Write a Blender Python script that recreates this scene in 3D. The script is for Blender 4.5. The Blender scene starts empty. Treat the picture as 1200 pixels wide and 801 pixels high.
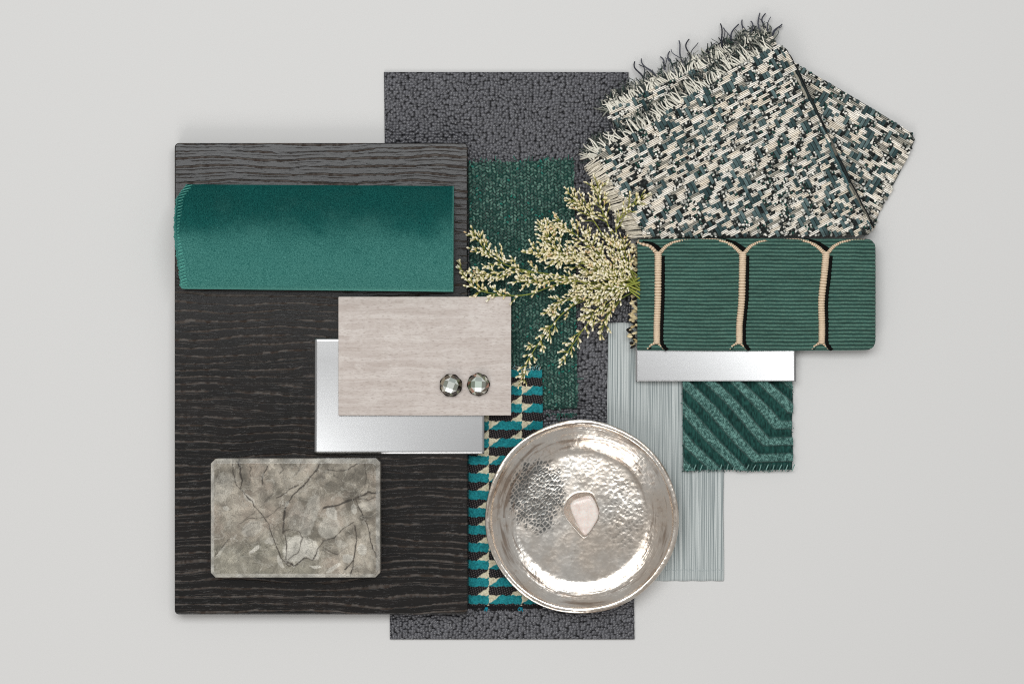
import bpy, math, random
import numpy as np
from mathutils import Vector, Matrix

random.seed(7)
RNG = np.random.default_rng(7)
SC = bpy.context.scene
COL = SC.collection

# ------------------------------------------------------------------ camera, light, exposure
S = 0.0005            # metres per photograph pixel on the table (the board is about 17 x 27 cm)
H = 1.30              # camera height
CX, CY = 600.0, 400.5

cam_d = bpy.data.cameras.new('camera')
cam_d.sensor_width = 36.0
cam_d.lens = 36.0 * H / (1200 * S)
cam_d.clip_start = 0.05
cam_d.clip_end = 50
cam = bpy.data.objects.new('camera', cam_d)
cam.location = (0, 0, H)
COL.objects.link(cam)
SC.camera = cam

world = bpy.data.worlds.new('World')
SC.world = world
world.use_nodes = True
bg = world.node_tree.nodes['Background']
bg.inputs[0].default_value = (1.0, 0.992, 0.982, 1)
bg.inputs[1].default_value = 0.37


def area_lamp(name, loc, target, sx, sy, radiance, color):
    d = bpy.data.lights.new(name, 'AREA')
    d.shape = 'RECTANGLE'
    d.size, d.size_y = sx, sy
    d.energy = radiance * math.pi * sx * sy
    d.color = color
    o = bpy.data.objects.new(name, d)
    o.location = loc
    o.rotation_euler = (Vector(target) - Vector(loc)).to_track_quat('-Z', 'Y').to_euler()
    COL.objects.link(o)
    return o


area_lamp('key_softbox', (-0.08, 0.50, 1.38), (-0.08, 0, 0), 1.5, 0.68, 4.6, (0.97, 0.99, 1.0))
area_lamp('front_softbox', (-0.42, -1.30, 1.00), (0, 0, 0), 1.0, 0.7, 3.7, (1.0, 0.98, 0.96))

SC.view_settings.view_transform = 'Standard'
SC.view_settings.look = 'None'
SC.view_settings.exposure = 0.0
SC.view_settings.gamma = 1.0
SC.view_settings.use_curve_mapping = False
SC.cycles.max_bounces = 8
SC.cycles.use_denoising = False
SC.cycles.filter_width = 1.1

# ------------------------------------------------------------------ helpers


def lin(c):
    a = np.asarray(c, float) / 255.0
    return np.where(a <= 0.04045, a / 12.92, ((a + 0.055) / 1.055) ** 2.4)


def L4(c):
    r = lin(c)
    return (float(r[0]), float(r[1]), float(r[2]), 1.0)


def wp(px, py, z, zr=None):
    """photo pixel + height in mm -> metres; zr is the height at which the outline was read off."""
    if zr is None:
        zr = z
    k = S * (H - np.asarray(zr) / 1000.0) / H
    return np.stack(np.broadcast_arrays((np.asarray(px) - CX) * k, -(np.asarray(py) - CY) * k, np.asarray(z) / 1000.0), -1)


def hash2(ix, iy, seed):
    n = (ix.astype(np.int64) * 374761393 + iy.astype(np.int64) * 668265263 + seed * 982451653) & 0xFFFFFFFF
    n = ((n ^ (n >> 13)) * 1274126177) & 0xFFFFFFFF
    n = n ^ (n >> 16)
    return (n & 0xFFFFFF) / float(0xFFFFFF)


def vnoise(x, y, seed=0):
    x = np.asarray(x, float); y = np.asarray(y, float)
    ix, iy = np.floor(x), np.floor(y)
    fx, fy = x - ix, y - iy
    fx = fx * fx * (3 - 2 * fx); fy = fy * fy * (3 - 2 * fy)
    a = hash2(ix, iy, seed); b = hash2(ix + 1, iy, seed)
    c = hash2(ix, iy + 1, seed); d = hash2(ix + 1, iy + 1, seed)
    return (a * (1 - fx) + b * fx) * (1 - fy) + (c * (1 - fx) + d * fx) * fy


def fbm(x, y, seed=0, o=4):
    t = 0; a = 0.5; s = 0
    for k in range(o):
        t = t + a * vnoise(x * 2 ** k, y * 2 ** k, seed + 13 * k); s += a; a *= 0.5
    return t / s


def sstep(a, b, x):
    t = np.clip((np.asarray(x) - a) / (b - a), 0, 1)
    return t * t * (3 - 2 * t)


def mixc(a, b, t):
    t = np.asarray(t)[..., None]
    return np.asarray(a) * (1 - t) + np.asarray(b) * t


class Geo:
    def __init__(self):
        self.v, self.f, self.c, self.n = [], [], [], 0

    def add(self, v, f, c=None):
        v = np.asarray(v, float).reshape(-1, 3)
        off = self.n
        self.v.append(v)
        self.f.extend([tuple(i + off for i in q) for q in f])
        if c is None:
            c = (0.5, 0.5, 0.5)
        c = np.broadcast_to(np.asarray(c, float), v.shape)
        self.c.append(c)
        self.n += len(v)

    def tube(self, pts, rad, col, k=5, cap=True, flat=1.0):
        """pts (n,3) metres, rad scalar or (n,), col (3,) or (n,3)"""
        pts = np.asarray(pts, float); n = len(pts)
        rad = np.broadcast_to(np.asarray(rad, float), (n,))
        t = np.gradient(pts, axis=0)
        t /= (np.linalg.norm(t, axis=1, keepdims=True) + 1e-12)
        up = np.tile(np.array([0.0, 0.0, 1.0]), (n, 1))
        bad = np.abs(t[:, 2]) > 0.93
        up[bad] = (1, 0, 0)
        a = np.cross(t, up); a /= (np.linalg.norm(a, axis=1, keepdims=True) + 1e-12)
        b = np.cross(a, t)
        ang = np.arange(k) * 2 * math.pi / k
        ring = (pts[:, None, :] + rad[:, None, None] * (np.cos(ang)[None, :, None] * a[:, None, :] + flat * np.sin(ang)[None, :, None] * b[:, None, :]))
        f = []
        for i in range(n - 1):
            for j in range(k):
                j2 = (j + 1) % k
                f.append((i * k + j, i * k + j2, (i + 1) * k + j2, (i + 1) * k + j))
        if cap:
            f.append(tuple(range(k - 1, -1, -1)))
            f.append(tuple((n - 1) * k + j for j in range(k)))
        col = np.broadcast_to(np.asarray(col, float), (n, 3))
        self.add(ring.reshape(-1, 3), f, np.repeat(col, k, axis=0))

    def nub(self, c, ax, ay, az, col, seg=6, rings=4):
        """ellipsoid with half axes given as vectors"""
        c = np.asarray(c, float)
        v = [c - az]
        for r in range(1, rings):
            ph = -math.pi / 2 + math.pi * r / rings
            for s in range(seg):
                th = 2 * math.pi * s / seg
                v.append(c + math.cos(ph) * (math.cos(th) * ax + math.sin(th) * ay) + math.sin(ph) * az)
        v.append(c + az)
        f = []
        for s in range(seg):
            f.append((0, 1 + (s + 1) % seg, 1 + s))
        for r in range(rings - 2):
            for s in range(seg):
                s2 = (s + 1) % seg
                f.append((1 + r * seg + s, 1 + r * seg + s2, 1 + (r + 1) * seg + s2, 1 + (r + 1) * seg + s))
        last = len(v) - 1
        b0 = 1 + (rings - 2) * seg
        for s in range(seg):
            f.append((b0 + s, b0 + (s + 1) % seg, last))
        self.add(v, f, col)

    def rings(self, rings, col=None, cap0=True, cap1=True, closed=True):
        """rings: list of (k,3) loops"""
        k = len(rings[0]); n = len(rings)
        f = []
        for i in range(n - 1):
            for j in range(k if closed else k - 1):
                j2 = (j + 1) % k
                f.append((i * k + j, i * k + j2, (i + 1) * k + j2, (i + 1) * k + j))
        if cap0: f.append(tuple(range(k - 1, -1, -1)))
        if cap1: f.append(tuple((n - 1) * k + j for j in range(k)))
        self.add(np.concatenate(rings), f, col)

    def build(self, name, mat, parent=None, smooth=True, origin=None, stuff=False):
        v = np.concatenate(self.v)
        if parent is not None:
            org = world_loc(parent)
        else:
            org = np.array(origin if origin is not None else (v[:, 0].mean(), v[:, 1].mean(), v[:, 2].min()))
        me = bpy.data.meshes.new(name)
        me.from_pydata((v - org).tolist(), [], self.f)
        at = me.color_attributes.new('Col', 'FLOAT_COLOR', 'POINT')
        c = np.ones((len(v), 4)); c[:, :3] = np.concatenate(self.c)
        at.data.foreach_set('color', c.ravel())
        if smooth:
            me.polygons.foreach_set('use_smooth', [True] * len(me.polygons))
        me.materials.append(mat)
        me.update()
        o = bpy.data.objects.new(name, me)
        COL.objects.link(o)
        if parent is not None:
            o.parent = parent
        else:
            o.location = org
        if stuff:
            o['kind'] = 'stuff'
        return o


def world_loc(o):
    l = np.zeros(3)
    while o is not None:
        l += np.array(o.location); o = o.parent
    return l


def tag(o, label, cat, group=None):
    o['label'] = label; o['category'] = cat
    if group: o['group'] = group
    return o


def thing(name, label, cat, px, py, z, group=None):
    o = bpy.data.objects.new(name, None)
    o.empty_display_size = 0.01
    o.location = wp(px, py, z)
    COL.objects.link(o)
    return tag(o, label, cat, group)


def sheet(u, v, mapf, zf, cf, bottom, zr):
    """grid over u x v (pixel units); mapf(U,V)->px,py ; zf,cf give top height and colour; closed by a skirt and an underside"""
    U, V = np.meshgrid(u, v, indexing='xy')
    X, Y = mapf(U, V)
    Z = np.broadcast_to(zf(U, V), U.shape)
    C = np.broadcast_to(cf(U, V), U.shape + (3,))
    g = Geo()
    ny, nx = U.shape
    top = wp(X, Y, Z, zr).reshape(-1, 3)
    idx = np.arange(ny * nx).reshape(ny, nx)
    q = np.stack([idx[:-1, :-1], idx[1:, :-1], idx[1:, 1:], idx[:-1, 1:]], -1).reshape(-1, 4)
    border = np.concatenate([idx[0, :-1], idx[:-1, -1], idx[-1, :0:-1], idx[:0:-1, 0]])
    zb = bottom(U, V) if callable(bottom) else np.full(U.shape, float(bottom))
    bot = top[border].copy(); bot[:, 2] = np.broadcast_to(zb, U.shape).reshape(-1)[border] / 1000.0
    nb = len(border); base = ny * nx
    f = [tuple(r) for r in q.tolist()]
    b = border.tolist()
    for i in range(nb):
        j = (i + 1) % nb
        f.append((b[i], b[j], base + j, base + i))
    Cf = C.reshape(-1, 3)
    if callable(bottom):
        und = top.copy(); und[:, 2] = np.broadcast_to(zb, U.shape).reshape(-1) / 1000.0
        off = base + nb
        f += [(a + off, d + off, c + off, b_ + off) for a, b_, c, d in q.tolist()]
        g.add(np.concatenate([top, bot, und]), f, np.concatenate([Cf, Cf[border], Cf]))
    else:
        f.append(tuple(base + i for i in range(nb)))
        g.add(np.concatenate([top, bot]), f, np.concatenate([Cf, Cf[border]]))
    return g


def ident(U, V):
    return U, V


def rrect(x0, y0, x1, y1, r, inset=0.0, n=5):
    x0 += inset; y0 += inset; x1 -= inset; y1 -= inset
    r = max(r - inset, 0.05)
    pts = []
    for cx, cy, a0 in ((x1 - r, y1 - r, 0), (x0 + r, y1 - r, 90), (x0 + r, y0 + r, 180), (x1 - r, y0 + r, 270)):
        for k in range(n + 1):
            a = math.radians(a0 + 90 * k / n)
            pts.append((cx + r * math.cos(a), cy + r * math.sin(a)))
    return np.array(pts)[::-1]


def slab(x0, y0, x1, y1, r, z0, z1, bev, n=4, zr=None):
    g = Geo()
    zr = z1 if zr is None else zr
    bp = bev / 1000.0 / S
    prof = [(z0, bp * .4), (z0 + bev * .4, 0)]
    for k in range(4):
        a = math.pi / 2 * k / 3
        prof.append((z1 - bev + bev * math.sin(a), bp * (1 - math.cos(a))))
    prof += [(z1, bp + .5), (z1, bp + 2.0)]
    loops = []
    for z, ins in prof:
        p = rrect(x0, y0, x1, y1, r, ins, n)
        loops.append(wp(p[:, 0], p[:, 1], z, zr))
    g.rings(loops)
    return g


def smooth_path(pts, n=40):
    pts = np.asarray(pts, float)
    m = len(pts)
    if m == 2:
        t = np.linspace(0, 1, n)[:, None]
        return pts[0] * (1 - t) + pts[1] * t
    P = np.concatenate([[2 * pts[0] - pts[1]], pts, [2 * pts[-1] - pts[-2]]])
    out = []
    for s in np.linspace(0, m - 1 - 1e-6, n):
        i = int(s); t = s - i
        p0, p1, p2, p3 = P[i], P[i + 1], P[i + 2], P[i + 3]
        out.append(0.5 * ((2 * p1) + (-p0 + p2) * t + (2 * p0 - 5 * p1 + 4 * p2 - p3) * t * t + (-p0 + 3 * p1 - 3 * p2 + p3) * t ** 3))
    return np.array(out)


# ------------------------------------------------------------------ materials (node helper)
class NT:
    def __init__(self, name):
        self.m = bpy.data.materials.new(name)
        self.m.use_nodes = True
        self.t = self.m.node_tree
        self.b = self.t.nodes['Principled BSDF']
        self.out = self.t.nodes['Material Output']
        self.tc = self.t.nodes.new('ShaderNodeTexCoord')
        self.px = self.vscale(self.tc.outputs['Object'], (1 / S, 1 / S, 1 / S))

    def link(self, a, b):
        self.t.links.new(a, b)

    def put(self, sock, v):
        if isinstance(v, bpy.types.NodeSocket):
            self.link(v, sock)
        else:
            sock.default_value = v

    def vscale(self, vec, s):
        n = self.t.nodes.new('ShaderNodeVectorMath'); n.operation = 'MULTIPLY'
        self.put(n.inputs[0], vec); n.inputs[1].default_value = s
        return n.outputs[0]

    def vadd(self, a, b):
        n = self.t.nodes.new('ShaderNodeVectorMath'); n.operation = 'ADD'
        self.put(n.inputs[0], a); self.put(n.inputs[1], b)
        return n.outputs[0]

    def sep(self, vec):
        n = self.t.nodes.new('ShaderNodeSeparateXYZ'); self.put(n.inputs[0], vec)
        return n.outputs

    def comb(self, x, y, z):
        n = self.t.nodes.new('ShaderNodeCombineXYZ')
        self.put(n.inputs[0], x); self.put(n.inputs[1], y); self.put(n.inputs[2], z)
        return n.outputs[0]

    def math(self, op, a, b=0.0, c=0.0):
        n = self.t.nodes.new('ShaderNodeMath'); n.operation = op
        self.put(n.inputs[0], a); self.put(n.inputs[1], b)
        if len(n.inputs) > 2: self.put(n.inputs[2], c)
        return n.outputs[0]

    def noise(self, vec, scale=1.0, detail=2.0, rough=0.5, dist=0.0):
        n = self.t.nodes.new('ShaderNodeTexNoise')
        self.put(n.inputs['Vector'], vec)
        n.inputs['Scale'].default_value = scale; n.inputs['Detail'].default_value = detail
        n.inputs['Roughness'].default_value = rough; n.inputs['Distortion'].default_value = dist
        return n.outputs[0]

    def voronoi(self, vec, scale, feature='F1', rnd=1.0, out='Distance', smooth=None):
        n = self.t.nodes.new('ShaderNodeTexVoronoi'); n.feature = feature; n.voronoi_dimensions = '2D'
        self.put(n.inputs['Vector'], vec)
        n.inputs['Scale'].default_value = scale; n.inputs['Randomness'].default_value = rnd
        if smooth is not None: n.inputs['Smoothness'].default_value = smooth
        return n.outputs[out]

    def smap(self, v, a, b, lo=0.0, hi=1.0):
        n = self.t.nodes.new('ShaderNodeMapRange'); n.interpolation_type = 'SMOOTHSTEP'
        self.put(n.inputs['Value'], v)
        n.inputs['From Min'].default_value = a; n.inputs['From Max'].default_value = b
        n.inputs['To Min'].default_value = lo; n.inputs['To Max'].default_value = hi
        return n.outputs[0]

    def mix(self, t, a, b, mode='MIX'):
        n = self.t.nodes.new('ShaderNodeMix'); n.data_type = 'RGBA'; n.blend_type = mode
        self.put(n.inputs[0], t)
        self.put(n.inputs[6], a); self.put(n.inputs[7], b)
        return n.outputs[2]

    def attr(self, name='Col'):
        n = self.t.nodes.new('ShaderNodeAttribute'); n.attribute_name = name
        return n.outputs['Color']

    def bump(self, h, dist_mm, strength=1.0, normal=None):
        n = self.t.nodes.new('ShaderNodeBump')
        n.inputs['Strength'].default_value = strength
        n.inputs['Distance'].default_value = dist_mm / 1000.0
        self.put(n.inputs['Height'], h)
        if normal is not None: self.put(n.inputs['Normal'], normal)
        self.link(n.outputs[0], self.b.inputs['Normal'])
        return n.outputs[0]

    def set(self, **k):
        for a, v in k.items():
            self.put(self.b.inputs[a.replace('_', ' ')], v)
        return self


def m_attr(name, rough=0.8, var=0.25, vscale=0.6, bump=0.0, bscale=1.0, sheen=0.0, spec=0.3):
    n = NT(name)
    nz = n.noise(n.px, vscale, 3.0, 0.6)
    f = n.smap(nz, 0.25, 0.75, 1 - var, 1 + var)
    col = n.mix(1.0, n.attr(), n.comb(f, f, f), 'MULTIPLY')
    n.set(Base_Color=col, Roughness=rough, Sheen_Weight=sheen)
    n.b.inputs['Specular IOR Level'].default_value = spec
    if bump:
        n.bump(n.noise(n.px, bscale, 2.0, 0.6), bump)
    return n.m


def m_tabletop():
    n = NT('matte_grey_paper')
    nz = n.noise(n.px, 0.8, 3, 0.6)
    c = n.mix(n.smap(nz, .3, .7), L4((209, 208, 206)), L4((212, 211, 209)))
    n.set(Base_Color=c, Roughness=0.9)
    n.b.inputs['Specular IOR Level'].default_value = 0.1
    n.bump(nz, 0.02)
    return n.m


def m_leather():
    n = NT('pebbled_leather')
    w = n.vadd(n.px, n.vscale(n.comb(n.noise(n.px, 0.02, 2), n.noise(n.vadd(n.px, (91, 7, 0)), 0.02, 2), 0.0), (9, 9, 0)))
    w = n.vscale(w, (1, 1.12, 0))
    d = n.voronoi(w, 0.275, 'F1', 0.72)
    cellc = n.voronoi(w, 0.275, 'F1', 0.72, 'Color')
    fine = n.noise(n.px, 1.1, 2)
    dome = n.math('SUBTRACT', 1.0, n.math('MULTIPLY', n.math('MULTIPLY', d, d), 1.6))
    h = n.math('ADD', dome, n.math('MULTIPLY', fine, 0.25))
    rs = n.sep(cellc)[0]
    col = n.mix(rs, L4((66, 66, 70)), L4((86, 86, 91)))
    col = n.mix(n.smap(d, 0.72, 0.50), L4((22, 22, 25)), col)
    n.set(Base_Color=col, Roughness=n.smap(rs, 0, 1, 0.16, 0.32))
    n.b.inputs['Specular IOR Level'].default_value = .7
    n.bump(h, 0.75, 1.0)
    return n.m


def m_oak():
    n = NT('black_stained_oak')
    p = n.sep(n.px)
    x, y = p[0], p[1]
    warp = n.noise(n.comb(n.math('MULTIPLY', x, 0.006), n.math('MULTIPLY', y, 0.014), 0.0), 1.0, 2, 0.5)
    jag = n.noise(n.comb(n.math('MULTIPLY', x, 0.11), n.math('MULTIPLY', y, 0.05), 3.0), 1.0, 2, 0.6)

    def layer(period, seed, dens0, dens1, wmin, wmax, amp):
        v = n.math('ADD', n.math('DIVIDE', y, period), n.math('MULTIPLY', n.math('SUBTRACT', warp, 0.5), amp))
        v = n.math('ADD', v, n.math('MULTIPLY', n.math('SUBTRACT', jag, 0.5), 0.34))
        v = n.math('ADD', v, seed)
        row = n.math('FLOOR', v)
        fr = n.math('ABSOLUTE', n.math('SUBTRACT', n.math('SUBTRACT', v, row), 0.5))
        ds = n.noise(n.comb(n.math('MULTIPLY', x, 0.017), n.math('MULTIPLY', row, 7.37), seed), 1.0, 3, 0.62)
        wd = n.smap(ds, dens0, dens1, wmin, wmax)
        d = n.math('SUBTRACT', wd, fr)
        return n.smap(d, -0.03, 0.05)
    # the grain is wide apart at the far end and closer in the middle
    g1 = layer(9.4, 0.3, 0.30, 0.56, -0.02, 0.135, 3.0)
    g2 = layer(4.6, 11.7, 0.40, 0.62, -0.05, 0.10, 5.2)
    pore = n.noise(n.comb(n.math('MULTIPLY', x, 0.05), n.math('MULTIPLY', y, 0.9), 9.0), 1.0, 3, 0.7)
    g = n.math('MAXIMUM', g1, n.math('MULTIPLY', g2, 0.65))
    fine = n.smap(pore, 0.60, 0.72, 0.0, 0.22)
    gm = n.math('MAXIMUM', g, fine)
    tone = n.noise(n.comb(n.math('MULTIPLY', x, 0.01), n.math('MULTIPLY', y, 0.04), 1.0), 1.0, 3, 0.6)
    base = n.mix(n.smap(tone, .3, .7), L4((9, 8, 7)), L4((21, 17, 15)))
    groove = n.mix(n.smap(jag, .3, .7), L4((90, 85, 81)), L4((58, 50, 45)))
    col = n.mix(gm, base, groove)
    n.set(Base_Color=col, Roughness=n.math('ADD', n.math('MULTIPLY', gm, 0.6), 0.20))
    n.put(n.b.inputs['Specular IOR Level'], n.math('SUBTRACT', 0.50, n.math('MULTIPLY', gm, 0.47)))
    grit = n.noise(n.px, 0.8, 3, 0.7)
    n.bump(n.math('ADD', n.math('MULTIPLY', gm, -1.0), n.math('MULTIPLY', grit, 0.05)), 0.4, 0.8)
    return n.m


def m_veneer():
    n = NT('pale_washed_veneer')
    p = n.sep(n.px); x, y = p[0], p[1]
    wv = n.noise(n.comb(n.math('MULTIPLY', x, 0.010), n.math('MULTIPLY', y, 0.02), 0.0), 1.0, 2)
    yy = n.math('ADD', y, n.math('MULTIPLY', wv, 14.0))
    a = n.noise(n.comb(n.math('MULTIPLY', x, 0.007), n.math('MULTIPLY', yy, 0.13), 0.0), 1.0, 6, 0.68)
    b = n.noise(n.comb(n.math('MULTIPLY', x, 0.16), n.math('MULTIPLY', yy, 0.75), 4.0), 1.0, 4, 0.72)
    cl = n.noise(n.comb(n.math('MULTIPLY', x, 0.04), n.math('MULTIPLY', yy, 0.035), 8.0), 1.0, 5, 0.7)
    st = n.noise(n.comb(n.math('MULTIPLY', n.math('ADD', x, n.math('MULTIPLY', y, .8)), 0.10), n.math('MULTIPLY', yy, 0.20), 2.0), 1.0, 4, 0.7)
    col = n.mix(n.smap(a, .30, .70), L4((184, 172, 164)), L4((206, 197, 190)))
    col = n.mix(n.smap(cl, .46, .70, 0, .7), col, L4((212, 204, 197)))
    col = n.mix(n.smap(st, .50, .74, 0, .40), col, L4((168, 155, 146)))
    col = n.mix(n.smap(b, .50, .68, 0.0, .65), col, L4((152, 139, 130)))
    n.set(Base_Color=col, Roughness=0.55)
    n.b.inputs['Specular IOR Level'].default_value = 0.25
    n.bump(b, 0.05, .5)
    return n.m


def m_metal(name, rough):
    n = NT(name)
    p = n.sep(n.px)
    st = n.noise(n.comb(n.math('MULTIPLY', p[0], 0.02), n.math('MULTIPLY', p[1], 1.3), 0.0), 1.0, 3, 0.7)
    n.set(Base_Color=n.mix(st, L4((196, 196, 196)), L4((204, 204, 204))), Metallic=1.0, Roughness=rough)
    n.bump(st, 0.01, .3)
    return n.m


def m_linen():
    n = NT('slubby_grey_weave')
    p = n.sep(n.px); x, y = p[0], p[1]
    wob = n.noise(n.comb(n.math('MULTIPLY', x, 0.02), n.math('MULTIPLY', y, 0.012), 0.0), 1.0, 2)
    xx = n.math('ADD', x, n.math('MULTIPLY', wob, 2.2))
    a = n.noise(n.comb(n.math('MULTIPLY', xx, 0.95), n.math('MULTIPLY', y, 0.006), 0.0), 1.0, 2, 0.6)
    b = n.noise(n.comb(n.math('MULTIPLY', xx, 0.30), n.math('MULTIPLY', y, 0.004), 5.0), 1.0, 2, 0.6)
    c = n.noise(n.comb(n.math('MULTIPLY', xx, 0.9), n.math('MULTIPLY', y, 0.75), 2.0), 1.0, 2, 0.6)
    col = n.mix(n.smap(a, .36, .62), L4((128, 137, 137)), L4((196, 201, 199)))
    col = n.mix(n.smap(b, .52, .70, 0, .30), col, L4((204, 208, 206)))
    col = n.mix(n.smap(c, .5, .8, 0, .45), col, L4((136, 145, 146)))
    n.set(Base_Color=col, Roughness=0.85)
    n.b.inputs['Specular IOR Level'].default_value = 0.15
    n.bump(n.math('ADD', a, n.math('MULTIPLY', c, .5)), 0.12, .7)
    return n.m


def m_velvet():
    n = NT('teal_velvet')
    p = n.sep(n.px); x, y = p[0], p[1]
    d1 = n.noise(n.px, 0.85, 3, .8)
    blot = n.noise(n.comb(n.math('MULTIPLY', x, .8), y, 0.0), 0.022, 4, .6)
    col = n.mix(n.smap(d1, .30, .72), L4((0, 46, 46)), L4((34, 104, 98)))
    # the pile leans towards the open edge of the fold
    geo = n.t.nodes.new('ShaderNodeNewGeometry')
    lean = n.vadd(geo.outputs['Normal'], n.comb(n.math('MULTIPLY', n.math('SUBTRACT', blot, .5), .5), n.math('ADD', -.85, n.math('MULTIPLY', n.math('SUBTRACT', blot, .5), .9)), 0.0))
    nn = n.t.nodes.new('ShaderNodeVectorMath'); nn.operation = 'NORMALIZE'
    n.link(lean, nn.inputs[0])
    n.set(Base_Color=col, Roughness=0.95)
    n.b.inputs['Specular IOR Level'].default_value = 0.02
    n.link(nn.outputs[0], n.b.inputs['Normal'])
    sh = n.t.nodes.new('ShaderNodeBsdfSheen'); sh.distribution = 'ASHIKHMIN'
    n.put(sh.inputs['Color'], n.mix(n.smap(d1, .28, .74), L4((60, 150, 138)), L4((156, 220, 206))))
    sh.inputs['Roughness'].default_value = .62
    n.link(nn.outputs[0], sh.inputs['Normal'])
    add = n.t.nodes.new('ShaderNodeAddShader')
    n.link(n.b.outputs[0], add.inputs[0]); n.link(sh.outputs[0], add.inputs[1])
    n.link(add.outputs[0], n.out.inputs['Surface'])
    return n.m


def m_marble():
    n = NT('grey_marble')
    p = n.px
    w = n.noise(p, 0.03, 4, .6)
    wv = n.vadd(p, n.vscale(n.comb(w, n.noise(n.vadd(p, (40, 3, 0)), 0.03, 4, .6), 0.0), (40, 40, 0)))
    fl = n.noise(wv, 0.07, 5, .68)
    grain = n.noise(p, 0.9, 3, .7)
    f = n.smap(fl, .32, .68, .70, 1.26)
    g = n.smap(grain, .3, .7, .72, 1.26)
    fg = n.math('MULTIPLY', f, g)
    col = n.mix(1.0, n.attr(), n.comb(fg, fg, fg), 'MULTIPLY')
    bv = n.voronoi(wv, 0.055, 'F1', 1.0, 'Color')
    br = n.smap(n.sep(bv)[0], 0, 1, .88, 1.10)
    col = n.mix(1.0, col, n.comb(br, br, br), 'MULTIPLY')
    fk = n.smap(n.noise(n.vadd(wv, (3, 70, 0)), 0.16, 4, .7), .60, .72, 0, .5)
    col = n.mix(fk, col, L4((206, 203, 192)))
    cr = n.voronoi(n.vadd(p, n.vscale(n.comb(n.noise(p, .06, 3), n.noise(n.vadd(p, (9, 9, 9)), .06, 3), 0.0), (30, 30, 0))), 0.028, 'DISTANCE_TO_EDGE', 1.0)
    thin = n.math('MULTIPLY', n.smap(cr, 0.0, 0.018, 1.0, 0.0), n.smap(fl, .42, .58, 0, .55))
    col = n.mix(thin, col, L4((72, 68, 60)))
    cr2 = n.voronoi(n.vadd(p, n.vscale(n.comb(n.noise(p, .09, 4, .65), n.noise(n.vadd(p, (19, 9, 9)), .09, 4, .65), 0.0), (26, 26, 0))), 0.060, 'DISTANCE_TO_EDGE', 1.0)
    thin2 = n.math('MULTIPLY', n.smap(cr2, 0.0, 0.035, 1.0, 0.0), n.smap(w, .46, .62, 0, .6))
    col = n.mix(thin2, col, L4((66, 62, 55)))
    lt = n.math('MULTIPLY', n.smap(n.math('ABSOLUTE', n.math('SUBTRACT', n.noise(n.vadd(wv, (8, 40, 2)), .045, 4, .6), .5)), 0.0, .022, 1.0, 0.0), .28)
    col = n.mix(lt, col, L4((200, 196, 184)))
    n.set(Base_Color=col, Roughness=0.22)
    n.b.inputs['Specular IOR Level'].default_value = 0.5
    n.set(Coat_Weight=0.5, Coat_Roughness=0.06)
    return n.m


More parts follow.
